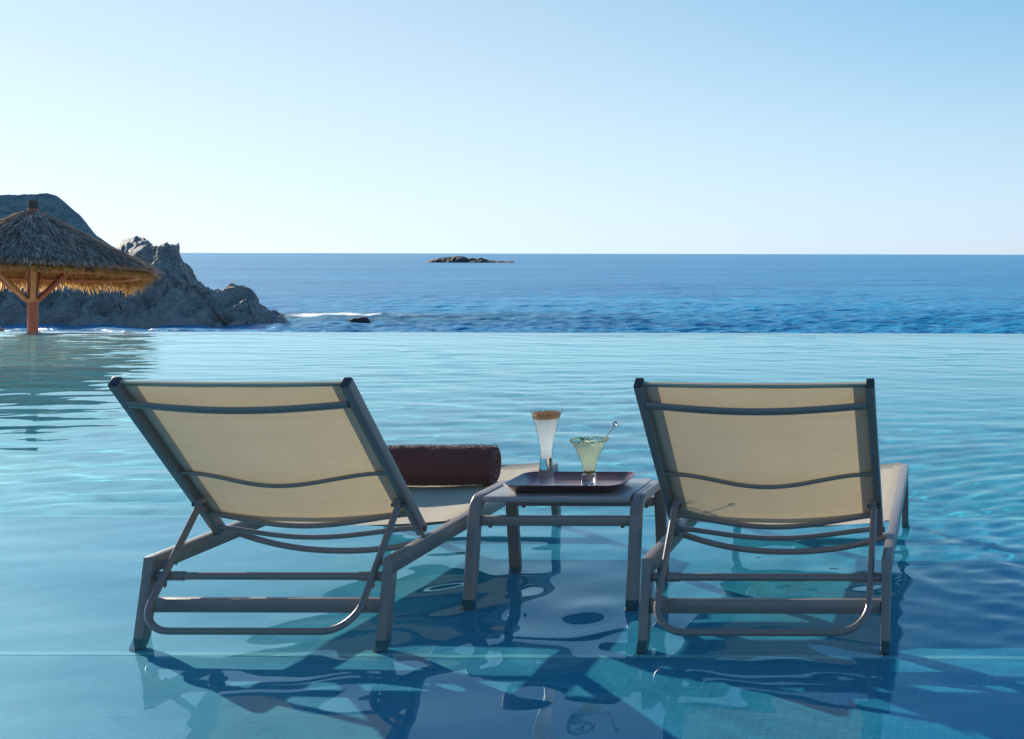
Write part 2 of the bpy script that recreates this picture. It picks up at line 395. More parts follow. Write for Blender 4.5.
M['wet_rock'] = rock_mat('wet_black_rock', (.035, .035, .038), (.06, .058, .056), (.10, .09, .08))
M['rock_far'] = rock_mat('grey_rock', (.18, .20, .21), (.27, .29, .28), (.36, .36, .34), .5)
def interp(p, pts):
    if p <= pts[0][0]: return pts[0][1]
    for (a, b), (c, d) in zip(pts, pts[1:]):
        if p <= c: return b + (d - b) * (p - a) / (c - a)
    return pts[-1][1]
def ridge(name, sil, dc, d0, d1, m, nx, ny, amp, ns, base=SEA - .6, pw=.62, edge=None, seed=0, crag=0, lateral=0, ex=2.0):
    """rock mass whose crest (at distance dc) has the silhouette sil [(px, py)] ; runs from distance d0 to d1"""
    p0, p1 = sil[0][0], sil[-1][0]; vs = []
    for j in range(ny):
        v = j / (ny - 1)
        for i in range(nx):
            px = p0 + (p1 - p0) * i / (nx - 1)
            zc = CAMH - (interp(px, sil) - (252 + .0023 * px)) * dc / F
            y = d0 + (d1 - d0) * v; x = (px - PX) * y / F
            k = (dc - y) / (dc - d0) if y < dc else (y - dc) / (d1 - dc)
            prof = max(0.0, 1 - k ** ex) ** pw
            if edge: prof *= 1.0
            h = base + (zc - base) * prof
            f = fbm(x * ns, y * ns, seed, 6, .75); g2 = fbm(x * ns * 3.1 + 9, y * ns * 3.1, seed + h * ns, 4, .7)
            rdg = 1 - abs(f) * 2
            w_ = min(1, (zc - base) / 3) * (0.25 + .75 * min(1, k * 2.5)) * min(1, (1 - k) * 4)
            h += amp * (.7 * (rdg - .85) + .35 * g2) * w_
            if crag: h += crag * noise.noise((x * ns * 7, y * ns * 7, seed)) * w_ + crag * .6 * abs(noise.noise((x * ns * 16, y * ns * 16, 3))) * w_
            yy = y + amp * .8 * noise.noise((x * ns * 2, h * ns * 3, seed + 5)) * (1 - k * .5)
            xx = x + lateral * noise.noise((y * ns * 2, h * ns * 3, seed + 8))
            vs.append((xx, yy, h))
    fs = [(j * nx + i, j * nx + i + 1, (j + 1) * nx + i + 1, (j + 1) * nx + i) for j in range(ny - 1) for i in range(nx - 1)]
    return tag(mesh_obj(name, vs, fs, m, smooth=True, ang=30), kind='structure')
ridge('headland', [(-260, 215), (-120, 236), (-40, 243), (0, 250), (60, 256), (100, 258), (128, 258), (137, 255), (142, 247), (147, 245), (153, 247), (158, 244.5), (162, 242.5),
      (168, 246), (173, 244), (177, 248), (179, 257), (184, 264), (189, 268), (194, 275), (200, 281), (207, 288), (214, 291), (222, 291), (228, 287), (234, 285), (242, 287), (246, 292), (250, 298),
      (258, 305), (266, 311), (275, 313.5), (283, 316), (287, 322), (291, 330)], 110, 101, 126, M['rock'], 620, 110, 2.0, .2, crag=.34, seed=2, pw=.75, lateral=.5, ex=1.6)
t = NT('scrub_hill'); v = t.coord()
n1 = t.noise(v, .05, 7, .7); n2 = t.noise(v, .5, 5, .7)
col = t.mix(t.ramp(n1, [(.40, 0), (.60, 1)]), (.23, .27, .25), (.33, .34, .31)); col = t.mix(t.ramp(n2, [(.45, 0), (.6, 1)]), col, (.17, .21, .19))  # distance haze put into the colour as paler, greyer greens
M['hill'] = t.set(Base_Color=col, Roughness=.9, Normal=t.bump(n2, .9, 1.5))
ridge('scrub_covered_hill', [(-700, 60), (-400, 120), (-150, 175), (-40, 194), (0, 193.5), (14, 194), (30, 193), (47, 192.5), (55, 194.5), (61, 198), (69, 205), (79, 214), (89, 226), (97, 235), (104, 240.5),
      (113, 246), (122, 251), (132, 262)], 400, 376, 430, M['hill'], 420, 70, 1.5, .045, seed=12, crag=1.5, pw=1.0, ex=1.05)
ridge('coastal_rock_mass', [(60, 262), (100, 258), (112, 250), (116, 245), (121, 240), (127, 237), (132, 235.5), (138, 235.5), (143, 236.5), (147, 239.5), (150, 243), (156, 252), (164, 262)],
      260, 235, 300, M['rock_far'], 160, 50, 2.0, .06, seed=5, crag=.5)
def islet():
    sil = [(424, 264), (427, 261), (432, 259.6), (438, 258), (446, 256.8), (455, 255.4), (462, 256.2), (468, 257.5), (474, 258), (481, 257.6), (488, 259.5), (497, 260.6), (505, 260.5), (513, 261.2), (517, 264)]
    o = ridge('rocky_islet', sil, 800, 789, 812, M['wet_rock'], 160, 24, 2.0, .05, seed=3, crag=.9, ex=1.2, pw=.9)
    del o['kind']; tag(o, 'low dark rocky islet lying alone out on the sea near the horizon', 'islet')
islet()
def boulder(name, c, s, m, seed, label, cat='rock', sub=4):
    b = bmesh.new(); bmesh.ops.create_icosphere(b, subdivisions=sub, radius=1)
    for v in b.verts:
        p = v.co.copy(); n_ = 1 + .35 * noise.noise(p * 1.3 + Vector((seed, 0, 0))) + .16 * noise.noise(p * 3.1 + Vector((0, seed, 0))) + .06 * noise.noise(p * 8)
        v.co = Vector((p.x * s[0], p.y * s[1], p.z * s[2])) * n_
    mb = MB(); mb.bm(b); o = mb.build(name, m, ang=35); o.location = c
    return tag(o, label, cat)
boulder('sea_rock', (-51.6, 107, SEA + .02), (.95, .6, .42), M['wet_rock'], 3, 'small dark rock just breaking the sea surface right of the headland')
# sandy ground between pool and sea
def ground():
    t = NT('sand_ground'); v = t.coord(); n_ = t.noise(v, .8, 6)
    m = t.set(Base_Color=t.mix(n_, (.36, .30, .22), (.50, .43, .33)), Roughness=.9, Normal=t.bump(t.noise(v, 14, 4), .4, .03))
    vs = []; nx, ny = 90, 70; fs = []
    for j in range(ny):
        for i in range(nx):
            x = -95 + 150 * i / (nx - 1); y = -60 + 108 * j / (ny - 1)
            d = max(0, min(1, (y - 30) / 14)); d = d * d * (3 - 2 * d)
            z = -1.72 - d * 4.8 + .12 * fbm(x * .2, y * .2, 1) * (1 if y > 17.5 else 0)
            vs.append((x, y, z))
    fs = [(j * nx + i, j * nx + i + 1, (j + 1) * nx + i + 1, (j + 1) * nx + i) for j in range(ny - 1) for i in range(nx - 1)]
    tag(mesh_obj('ground', vs, fs, m, ang=0), kind='structure')
ground()
# ------------------------------------------------------------------ thatched umbrella
def wood_mat():
    t = NT('red_stained_timber'); v = t.coord(scale=(14, 14, 1.2)); n_ = t.noise(v, 2.5, 5)
    return t.set(Base_Color=t.mix(n_, (.30, .085, .05), (.46, .16, .10)), Roughness=.5, Normal=t.bump(n_, .3, .01))
def wood2():
    t = NT('sunlit_pale_timber'); v = t.coord(scale=(9, 9, 2)); n_ = t.noise(v, 2.5, 5)
    return t.set(Base_Color=t.mix(n_, (.42, .20, .08), (.60, .36, .18)), Roughness=.5, Normal=t.bump(n_, .3, .01))
def thatch_mat(name, ca, cb, cc, tl, sc=7):
    t = NT(name); g = t.n('ShaderNodeNewGeometry'); v = t.coord()
    r_ = g.outputs['Random Per Island']
    col = t.mix(t.ramp(r_, [(.0, 0), (.75, 1)]), ca, cb); col = t.mix(t.ramp(r_, [(.88, 0), (.95, 1)]), col, cc)
    col = t.mix(t.ramp(t.noise(v, sc, 4), [(.35, .45), (.6, 0)]), col, tuple(x * .5 for x in ca))
    d = t.n('ShaderNodeBsdfDiffuse'); tr = t.n('ShaderNodeBsdfTranslucent'); mx = t.n('ShaderNodeMixShader'); mx.inputs[0].default_value = tl
    for n_ in (d, tr): t.l(col, n_.inputs[0])
    t.l(d.outputs[0], mx.inputs[1]); t.l(tr.outputs[0], mx.inputs[2]); t.l(mx.outputs[0], t.o.inputs[0]); return t.m
M['wood'] = wood_mat(); M['wood2'] = wood2()
M['thatch'] = thatch_mat('weathered_thatch', (.26, .19, .15), (.64, .50, .40), (.80, .68, .54), .30)
M['straw'] = thatch_mat('golden_straw', (.42, .25, .09), (.66, .45, .19), (.80, .62, .33), .45)
def palapa():
    cx, cy_ = (33 - PX) * 20 / F, 20.0; gz = -1.66
    root = empty('thatched_umbrella', (cx, cy_, gz))
    tag(root, 'thatched beach umbrella with golden fringe on a red timber post beyond the pool edge', 'parasol')
    def P(z): return z - gz
    Rr = 1.64; zt = P(1.77); ze = P(.82); tilt = -.085
    def surf(a, s):      # s 0..1 from apex to eave
        r = Rr * s * (1 + .03 * math.sin(5 * a + 1) * s); z = zt - (zt - ze) * (s ** .93)
        return Vector((r * math.cos(a), r * math.sin(a), z + tilt * r * math.sin(a)))
    # roof shell
    sh = MB(); n, k = 72, 14; vs = []
    for lay, off in ((0, 0), (1, -.07)):
        for i in range(n):
            for j in range(k): p = surf(2 * math.pi * i / n, .02 + .97 * j / (k - 1)); vs.append((p.x, p.y, p.z + off))
    fs = []
    for i in range(n):
        for j in range(k - 1):
            a, b = i * k + j, ((i + 1) % n) * k + j
            fs.append((a, a + 1, b + 1, b)); a += n * k; b += n * k; fs.append((a, b, b + 1, a + 1))
        a, b = i * k + k - 1, ((i + 1) % n) * k + k - 1; fs.append((a, a + n * k, b + n * k, b))
    sh.add(vs, fs)
    roof = sh.build('roof', M['thatch'], root, ang=0)
    # thatch blades
    def blade(mb, p, d, up, L, wd, bend):
        sd_ = d.cross(up).normalized() * wd * .5
        q1 = p + d * L * .5 + up * bend * .3; q2 = p + d * L - up * bend
        mb.add([p - sd_, p + sd_, q1 + sd_ * .9, q1 - sd_ * .9, q2 + sd_ * .35, q2 - sd_ * .35], [(0, 1, 2, 3), (3, 2, 4, 5)])
    tb = MB()
    for i in range(15000):
        s = math.sqrt(random.uniform(.004, .95)); a = random.uniform(0, 2 * math.pi)
        p = surf(a, s); d = (surf(a, min(1, s + .05)) - surf(a, s)).normalized()
        tn = Vector((-math.sin(a), math.cos(a), 0)); up = tn.cross(d); up = -up if up.z < 0 else up
        d = (d + tn * random.gauss(0, .22) + up * random.uniform(-.02, .16)).normalized()
        blade(tb, p + up * random.uniform(.0, .05), d, up, random.uniform(.14, .34), random.uniform(.012, .03), random.uniform(-.01, .03))
    tb.build('thatch', M['thatch'], roof, smooth=False)
    fr = MB()
    for i in range(9000):
        a = random.uniform(0, 2 * math.pi); s = random.uniform(.80, 1.0)
        p = surf(a, s) + Vector((0, 0, -.07 - random.uniform(0, .03))); rad = Vector((math.cos(a), math.sin(a), 0)); tn = Vector((-math.sin(a), math.cos(a), 0))
        L = random.uniform(.10, .24) * (1 + .25 * math.sin(a * 9) * math.sin(a * 4)) * (1.15 if s > .9 else .8)
        front = max(0, -math.sin(a)); L *= (1 - .65 * front) * (1.15 - .6 * max(0, math.cos(a)) ** 3)
        d = (Vector((0, 0, -1)) + rad * random.uniform(.0, .5) + tn * random.gauss(0, .15)).normalized()
        blade(fr, p, d, rad, L, random.uniform(.008, .02), 0)
    # underside lining of straw
    for i in range(7000):
        a = random.uniform(0, 2 * math.pi); s = math.sqrt(random.uniform(.02, .95)); p = surf(a, s) + Vector((0, 0, -.075))
        d = (surf(a, min(1, s + .05)) - surf(a, s)).normalized(); tn = Vector((-math.sin(a), math.cos(a), 0)); up = tn.cross(d)
        d = (d + tn * random.gauss(0, .15)).normalized()
        blade(fr, p, d, Vector((0, 0, -1)), random.uniform(.15, .3), random.uniform(.015, .03), 0)
    fr.build('fringe', M['straw'], roof, smooth=False)
    cap = MB().lathe([(.0, .0), (.072, .0), (.075, .03), (.066, .19), (.0, .19)], (0, 0, zt - .06), 20); cap.build('cap', simple('bark_cap', (.09, .075, .06), .8, .3, 30), roof)
    pts = [(.012 * math.sin(z * 2), .01 * math.cos(z * 3), z) for z in [i * zt / 14 for i in range(15)]]
    pb = MB(); pb.tube(pts, .074, 18, up=(1, 0, 0)); pb.build('post', M['wood'], root)
    zb = P(.28)
    MB().lathe([(.07, -.04), (.095, -.035), (.10, 0), (.095, .035), (.07, .04)], (0, 0, zb), 20).build('collar', M['wood2'], root)
    for i, (a, s) in enumerate(((-52, .45), (10, .52), (70, .5), (118, .5), (198, .55), (236, .50))):
        a = R(a)
        q = surf(a, s) + Vector((0, 0, -.16)); p = Vector((.09 * math.cos(a), .09 * math.sin(a), zb))
        b = MB(); b.tube([p, (p + q) / 2, q], .038, 10); b.build('brace', M['wood2'] if i in (0, 5) else M['wood'], root)  # braces in the sun get the paler timber, sunlight put into its colour
    for i in range(8):
        a = R(12 + 45 * i); b = MB(); b.tube([surf(a, .04) + Vector((0, 0, -.11)), surf(a, .5) + Vector((0, 0, -.12)), surf(a, .93) + Vector((0, 0, -.11))], .03, 8)
        b.build('rafter', M['wood'], root)
    for s in (.45, .9):
        b = MB(); b.tube([surf(2 * math.pi * i / 48, s) + Vector((0, 0, -.22)) for i in range(49)], .03, 8, caps=False); b.build('ring_beam', M['wood'], root)
palapa()
boulder('boulder', (-14.86, 19.0, -.95), (.42, .5, .95), simple('sandstone', (.52, .42, .32), .85, .25, 5, .5, 30), 21, 'pale rounded boulder at the far left beside the thatched umbrella post')
# ------------------------------------------------------------------ sun loungers
D0 = 3.33; FZ = .10
def Q(d, z): return (d - D0, z + FZ)
def lounger(cx, label):
    root = empty('sun_lounger', (cx, D0, -FZ)); tag(root, label, 'sun lounger', 'sun loungers in the pool')
    W = .345
    for s in (-1, 1):
        x0, x1 = (s * W, s * (W - .027)); x0, x1 = min(x0, x1), max(x0, x1)
        MB().prism([Q(3.374, .1672), Q(4.815, .187), Q(4.805, .232), Q(3.383, .212)], x0, x1, .0018).build('side_rail', M['metal'], root)
        for poly, fy in (([Q(3.320, -.085), Q(3.360, -.085), Q(3.414, .1665), Q(3.374, .1665)], 3.338), ([Q(4.838, -.085), Q(4.878, -.085), Q(4.815, .1865), Q(4.775, .1865)], 4.861)):
            lg = MB().prism([poly[0], poly[1], (poly[2][0] - .0008 + .0015, poly[2][1] + .012), (poly[3][0] + .0008 + .0015, poly[3][1] + .012)] if fy < 4 else [poly[0], poly[1], (poly[2][0] - .0028, poly[2][1] + .012), (poly[3][0] - .0022, poly[3][1] + .012)], x0 + .0007, x1 - .0007, .0018).build('leg', M['metal'], root)
            y, z = Q(fy, -.0985)
            MB().box(x0 + .001, x1 - .001, y - .019, y + .019, z - .0005, z + .014, .003).build('foot_cap', M['rubber'], lg)
            lg.cycles.is_caustics_receiver = True
    wi = W - .0275
    y0, z0 = Q(3.364, .0645)
    MB().box(-wi, wi, y0, y0 + .024, z0, z0 + .038, .003).build('cross_beam', M['metal'], root)
    y0, z0 = Q(4.815, .0645)
    MB().box(-wi, wi, y0, y0 + .024, z0, z0 + .038, .003).build('cross_beam', M['metal'], root)
    y0, z0 = Q(3.402, .156)
    rod = MB().tube([(-wi, y0, z0), (0, y0, z0), (wi, y0, z0)], .0105, 14).build('ratchet_rod', M['metal'], root)
    for s in (-1, 1):
        MB().tube([(s * wi * .998, y0, z0), (s * (wi - .075), y0, z0)], .013, 14).build('sleeve', M['metal'], rod)
    # bowed seat bars
    for d in (3.80, 4.18, 4.55):
        pts = []
        for i in range(25):
            u = -1 + 2 * i / 24; y, z = Q(d, .182 - .052 * (1 - abs(u) ** 2.2)); pts.append((u * wi, y, z))
        MB().tube(pts, .0095, 12).build('seat_bar', M['metal'], root)
    y, z = Q(4.79, .214); MB().tube([(-wi, y, z), (0, y, z), (wi, y, z)], .013, 12).build('front_bar', M['metal'], root)
    # seat sling
    nx, ny = 16, 30; vs = []
    for j in range(ny):
        v = j / (ny - 1); d = 3.85 + .94 * v
        for i in range(nx):
            u = -1 + 2 * i / (nx - 1); zr = .212 + .020 * (d - 3.38) / 1.42
            y, z = Q(d, zr - .004 - .016 * (1 - u * u) + (.012 * (v > .98))); vs.append((u * wi, y, z))
    fs = [(j * nx + i, j * nx + i + 1, (j + 1) * nx + i + 1, (j + 1) * nx + i) for j in range(ny - 1) for i in range(nx - 1)]
    ss = mesh_obj('seat_sling', vs, fs, M['sling'], root, ang=0)
    for s in (-1, 1):
        hv = []
        for j in range(ny):
            d = 3.85 + .94 * j / (ny - 1); zr = .212 + .020 * (d - 3.38) / 1.42
            for xx in (wi, wi - .028): y, z = Q(d, zr - .0012); hv.append((s * xx, y, z))
        mesh_obj('hem', hv, [(2 * j, 2 * j + 1, 2 * j + 3, 2 * j + 2) for j in range(ny - 1)], M['sling'], ss, ang=0)
    # backrest
    ud, uz = -.685, .7286; nd, nz_ = .7286, .685
    def B(a, n_=0):       # a metres along the backrest, n_ metres towards its front face
        return Q(3.664 + ud * a + nd * n_, .2135 + uz * a + nz_ * n_)
    wb = .3162
    back = link(bpy.data.objects.new('backrest', None), root); back.location.x = -.008
    for s in (-1, 1):
        x0, x1 = sorted((s * wb, s * (wb - .024)))
        MB().prism([B(-.012), B(.670), B(.670, .036), B(-.012, .036)], x0, x1, .005, 3).build('side_tube', M['metal'], back)
    for s in (-1, 1):
        x0, x1 = sorted((s * (wb - .0005), s * (wb - .0235)))
        MB().prism([B(.668, .001), B(.676, .003), B(.676, .033), B(.668, .035)], x0, x1, .003).build('end_cap', M['rubber'], back)
    def bar(a, n0, bow, r1, r2, pw=2.0, name='crossbar', hw=None, flat=0.0):
        pts = []; hw = hw or wb - .024
        for i in range(33):
            u = -1 + 2 * i / 32; k = min(1, (1 - abs(u)) / (1 - flat) ) if flat else 1 - abs(u)
            pr = math.sin(math.pi / 2 * min(1, (1 - abs(u)))) ** pw
            y, z = B(a, n0 - bow * pr); pts.append((u * hw, y, z))
        MB().sweep(pts, circ(r1, r2, 14), up=(0, ud, uz)).build(name, M['metal'], back)
    bar(.60, .002, .022, .0125, .0075, 1.0)
    bar(.285, .012, .045, .0062, .0062, 2.0)
    bar(.085, .012, .042, .009, .007, 1.3)
    bar(.018, .010, .034, .009, .007, 1.3)
    bar(.660, .024, .003, .006, .006, 1.0, 'top_bar')
    ws = wb - .024; vs = []; nx, ny = 22, 30
    def sag(u, v):
        return (.030 + .004 * math.cos(2 * math.pi * (v - .36) / .5)) * (1 - abs(u) ** 2.2) * (1 - .9 * v ** 3) + .0007 * math.sin(9 * u + 5 * v) * (1 - abs(u))
    for j in range(ny):
        v = j / (ny - 1)
        for i in range(nx):
            u = -1 + 2 * i / (nx - 1); y, z = B(.075 + .587 * v, .026 - sag(u, v)); vs.append((u * ws, y, z))
    fs = [(j * nx + i, j * nx + i + 1, (j + 1) * nx + i + 1, (j + 1) * nx + i) for j in range(ny - 1) for i in range(nx - 1)]
    sl = mesh_obj('sling', vs, fs, M['sling'], back, ang=0)
    for s in (-1, 1):
        hv = []
        for j in range(ny):
            v = j / (ny - 1)
            for k in range(4):
                u = 1 - (.0 + .034 * k / 3) / ws; y, z = B(.075 + .587 * v, .026 - sag(u, v) - .0022); hv.append((s * u * ws, y, z))
        mesh_obj('hem', hv, [(4 * j + k, 4 * j + k + 1, 4 * j + k + 5, 4 * j + k + 4) for j in range(ny - 1) for k in range(3)], M['sling'], back, ang=0)
    for a0, a1 in ((.650, .671), (.068, .092)):       # folded fabric round the top and bottom bars
        hv = []
        for k in range(4):
            for i in range(nx):
                u = -1 + 2 * i / (nx - 1); v = max(0, min(1, ((a0 + a1) / 2 - .075) / .6))
                aa = a0 + (a1 - a0) * k / 3; y, z = B(aa, .026 - sag(u, v) - .0028 - (.004 if k in (1, 2) else 0)); hv.append((u * ws, y, z))
        mesh_obj('hem', hv, [(k * nx + i, k * nx + i + 1, (k + 1) * nx + i + 1, (k + 1) * nx + i) for k in range(3) for i in range(nx - 1)], M['sling'], back, ang=0)
    # support frame
    hw = .288; py, pz = B(.165, -.012); by, bz = Q(3.270, .043)
    pts = fillet([(-hw, py, pz), (-hw, by, bz), (hw, by, bz), (hw, py, pz)], .085, 10)
    sup = MB().tube(pts, .0095, 14).build('support_frame', M['metal'], root)
    sup.cycles.is_caustics_receiver = True
    dv = Vector((0, by - py, bz - pz)).normalized(); nv = Vector((0, -dv.z, dv.y)); nv = nv if nv.y > 0 else -nv
    for s in (-1, 1):
        for kk in (.42, .60, .78):
            c = Vector((s * hw, py, pz)).lerp(Vector((s * hw, by, bz)), kk) + nv * .014
            q = [c - dv * .012 - nv * .006, c + dv * .010 - nv * .006, c + dv * .016 + nv * .012, c + dv * .008 + nv * .012]
            MB().prism([(p.y, p.z) for p in q], s * hw - .003, s * hw + .003, .001).build('ratchet_tooth', M['metal'], sup)
        c0 = B(.165, -.004)
        x0, x1 = sorted((s * (hw + .005), s * (hw - .012)))
        MB().prism([B(.150, -.018), B(.180, -.018), B(.178, .004), B(.152, .004)], x0 - .001, x1 + .001, .002).build('bracket', M['metal'], sup)
        MB().tube([(s * hw - .02, py, pz), (s * hw + .02, py, pz)], .0055, 10).build('bolt', M['bolt'], sup)
        yb, zb = B(.005, .016)
        MB().tube([(s * (wb - .032), yb, zb), (s * (wb + .004), yb, zb)], .009, 12).build('hinge_bolt', M['bolt'], back)
    for o in root.children_recursive: o.cycles.is_caustics_receiver = True if o.name.startswith(('leg', 'support')) else o.cycles.is_caustics_receiver
    return root
lounger(-1.884, 'grey-framed beige sling sun lounger left of the side table, brown towel on its seat')
lounger(-.506, 'grey-framed beige sling sun lounger right of the side table, its seat empty')
# ------------------------------------------------------------------ side table
M['panel'] = simple('table_top_panel', (.27, .26, .25), .24, .08, 30, .1, 900)
def table():
    cx = -1.218; root = empty('side_table', (cx, 3.94, -.10)); tag(root, 'low grey metal side table standing in the water between the two loungers', 'side table')
    def q(d, z): return (d - 3.94, z + .10)
    for s in (-1, 1):
        path = fillet([(s * .249, *q(3.728, -.086)), (s * .249, *q(3.792, .291)), (s * .249, *q(4.088, .291)), (s * .249, *q(4.152, -.086))], .055, 10)
        fr = MB().sweep(path, rrect(.019, .0135, .006, 3), up=(1, 0, 0)).build('leg_frame', M['metal'], root)
        fr.cycles.is_caustics_receiver = True
        for d in (3.726, 4.154):
            y, z = q(d, -.0995); MB().box(s * .249 - .018, s * .249 + .018, y - .013, y + .013, z, z + .016, .003).build('foot_cap', M['rubber'], fr)
    y0, z0 = q(3.786, .284); y1, z1 = q(4.094, .303)
    MB().box(-.226, .226, y0, y1, z0, z1, .004).build('table_top', M['panel'], root)
    for d in (3.780, 4.078):
        y, z = q(d, .212); bm_ = MB().box(-.2305, .2305, y, y + .022, z, z + .030, .003).build('apron_rail', M['metal'], root)
        for s in (-1, 1): MB().tube([(s * .205, y + .011, z - .006), (s * .205, y + .011, z + .002)], .006, 10).build('bolt', M['rubber'], bm_)
table()
# tray
def tray():
    t = NT('red_brown_lacquer'); v = t.coord(scale=(4, 22, 4)); n_ = t.noise(v, 3, 5)
    m = t.set(Base_Color=t.mix(n_, (.085, .026, .018), (.15, .045, .03)), Roughness=.22, Coat_Weight=.5)
    mb = MB(); rings = []
    def ring(hx, hy, r, z): return [(x, y, z) for x, y in rrect(hx, hy, r, 6)]
    L = [ring(.168, .086, .03, .0), ring(.186, .104, .034, .004), ring(.212, .129, .05, .027), ring(.209, .126, .047, .029), ring(.205, .122, .045, .027), ring(.176, .094, .032, .0075)]
    k = len(L[0]); vs = [p for r_ in L for p in r_]
    # corners lift slightly above the straight sides
    fs = [(i * k + j, i * k + (j + 1) % k, (i + 1) * k + (j + 1) % k, (i + 1) * k + j) for i in range(len(L) - 1) for j in range(k)]
    fs.append(tuple(range(k))[::-1]); fs.append(tuple((len(L) - 1) * k + j for j in range(k)))
    o = mesh_obj('tray', vs, fs, m, ang=50); o.location = (-1.216, 3.932, .3035); o.scale = (.885, .97, 1)
    tag(o, 'red brown lacquered serving tray with raised rim on the side table', 'tray')
tray()
TZ = .3035 + .0078
gm = NT('clear_glass'); gg = gm.n('ShaderNodeBsdfGlass'); gg.inputs['IOR'].default_value = 1.45; gm.l(gg.outputs[0], gm.o.inputs[0]); M['glass'] = gm.m
gt = NT('thin_clear_glass'); fr_ = gt.n('ShaderNodeFresnel'); bf_ = gt.n('ShaderNodeNewGeometry'); gt.l(gt.math('MULTIPLY_ADD', bf_.outputs['Backfacing'], 1/1.45-1.45, 1.45), fr_.inputs[0]); tb_ = gt.n('ShaderNodeBsdfTransparent'); tb_.inputs[0].default_value = (.96, .98, .98, 1); gl_ = gt.n('ShaderNodeBsdfGlossy'); gl_.inputs['Roughness'].default_value = .03
mx_ = gt.n('ShaderNodeMixShader'); gt.l(fr_.outputs[0], mx_.inputs[0]); gt.l(tb_.outputs[0], mx_.inputs[1]); gt.l(gl_.outputs[0], mx_.inputs[2]); gt.l(mx_.outputs[0], gt.o.inputs[0]); M['thin'] = gt.m
def liquid(name, c1, c2, tl=.4, sc=30):
    t = NT(name); v = t.coord(); n_ = t.noise(v, sc, 4)
    c = t.mix(n_, c1, c2); t.set(Base_Color=c, Roughness=.2)
    tr = t.n('ShaderNodeBsdfTranslucent'); t.l(c, tr.inputs[0]); mx = t.n('ShaderNodeMixShader'); mx.inputs[0].default_value = tl + .22
    t.l(t.b.outputs[0], mx.inputs[1]); t.l(tr.outputs[0], mx.inputs[2]); t.l(mx.outputs[0], t.o.inputs[0]); return t.m
def drinks():
    # tall glass
    r1 = empty('milkshake_glass', (-1.314, 3.985, TZ)); tag(r1, 'tall flared glass of white iced drink topped with orange crumbs', 'drink')
    outer = [(0, 0), (.0255, 0), (.027, .004), (.0255, .02), (.0205, .055), (.0192, .078), (.0200, .10), (.0245, .135), (.034, .18), (.0445, .214), (.0535, .240)]
    inner = [(.0520, .240), (.0428, .213), (.0322, .179), (.0225, .134), (.0180, .100), (.0170, .078), (.013, .064), (0, .060)]
    MB().lathe(outer[:6] + [(0, .078)], (0, 0, 0), 56).build('stem', M['glass'], r1, ang=60)
    MB().lathe(outer[5:] + inner[:6], (0, 0, .0003), 56).build('bowl', M['thin'], r1, ang=60)
    liq = [(0, .0622), (.012, .066), (.0160, .078), (.0170, .100), (.0215, .134), (.0312, .179), (.0395, .207), (0, .207)]
    MB().lathe(liq[2:7] + [(0, .207)], (0, 0, 0), 40).build('drink', liquid('white_cream', (.84, .88, .92), (.93, .94, .95)), r1)
    b = bmesh.new(); bmesh.ops.create_icosphere(b, subdivisions=1, radius=1); tv = [v.co.copy() for v in b.verts]; b.verts.index_update(); tf = [[v.index for v in f.verts] for f in b.faces]; b.free()
    tp = MB().lathe([(.0405, .2072), (.0445, .2175), (0, .2235)], (0, 0, 0), 40)
    for i in range(420):
        a = random.uniform(0, 6.28); r = .0425 * math.sqrt(random.random()); z = .2215 + random.uniform(-.008, .003) if r > .038 else .2225 + random.uniform(-.001, .004)
        s = random.uniform(.0015, .004); tp.add([(r * math.cos(a) + v.x * s, r * math.sin(a) + v.y * s, z + v.z * s * .8) for v in tv], tf)
    tp.build('topping', liquid('crumb_topping', (.60, .26, .09), (.90, .55, .26), .1, 200), r1, smooth=False)
    # margarita style glass
    r2 = empty('cocktail_glass', (-1.161, 3.940, TZ)); tag(r2, 'short wide flared glass of pale green cocktail with crusted rim', 'drink')
    outer = [(0, 0), (.0235, 0), (.025, .004), (.0235, .02), (.0215, .045), (.0225, .060), (.0285, .082), (.0400, .108), (.0590, .145)]
    inner = [(.0575, .145), (.0385, .108), (.0268, .082), (.0205, .060), (.0185, .046), (.0160, .034), (0, .030)]
    MB().lathe(outer[:4] + [(.0222, .034), (0, .034)], (0, 0, 0), 56).build('stem', M['glass'], r2, ang=60)
    MB().lathe([(.0222, .034)] + outer[4:] + inner[:5] + [(.0160, .036)], (0, 0, .0003), 56).build('bowl', M['thin'], r2, ang=60)
    MB().lathe([(.0172, .046), (.0193, .060), (.0256, .082), (.0373, .108), (.0515, .134), (0, .134)], (0, 0, 0), 44).build('drink', liquid('green_cocktail', (.76, .86, .70), (.90, .94, .84)), r2)
    MB().lathe([(0, .0355), (.0150, .0365), (.0172, .0455), (0, .0455)], (0, 0, 0), 44).build('syrup', liquid('amber_syrup', (.30, .22, .06), (.38, .30, .1)), r2)
    rc = MB()
    for i in range(520):
        a = random.uniform(0, 6.28); r = .0583 + random.uniform(-.0015, .0015); z = .1445 + random.uniform(-.006, .0022); r -= (.1445 - z) * .5
        s = random.uniform(.0008, .0022); rc.add([(r * math.cos(a) + v.x * s, r * math.sin(a) + v.y * s, z + v.z * s) for v in tv], tf)
    rc.build('rim_crust', simple('green_sugar', (.50, .58, .34), .5, .6, 300), r2, smooth=False)
    # mint sprig floating on the drink
    mn = empty('mint_sprig', (-1.161, 3.940, TZ + .136)); tag(mn, 'dark green mint sprig floating on the pale green cocktail', 'garnish')
    lf = MB()
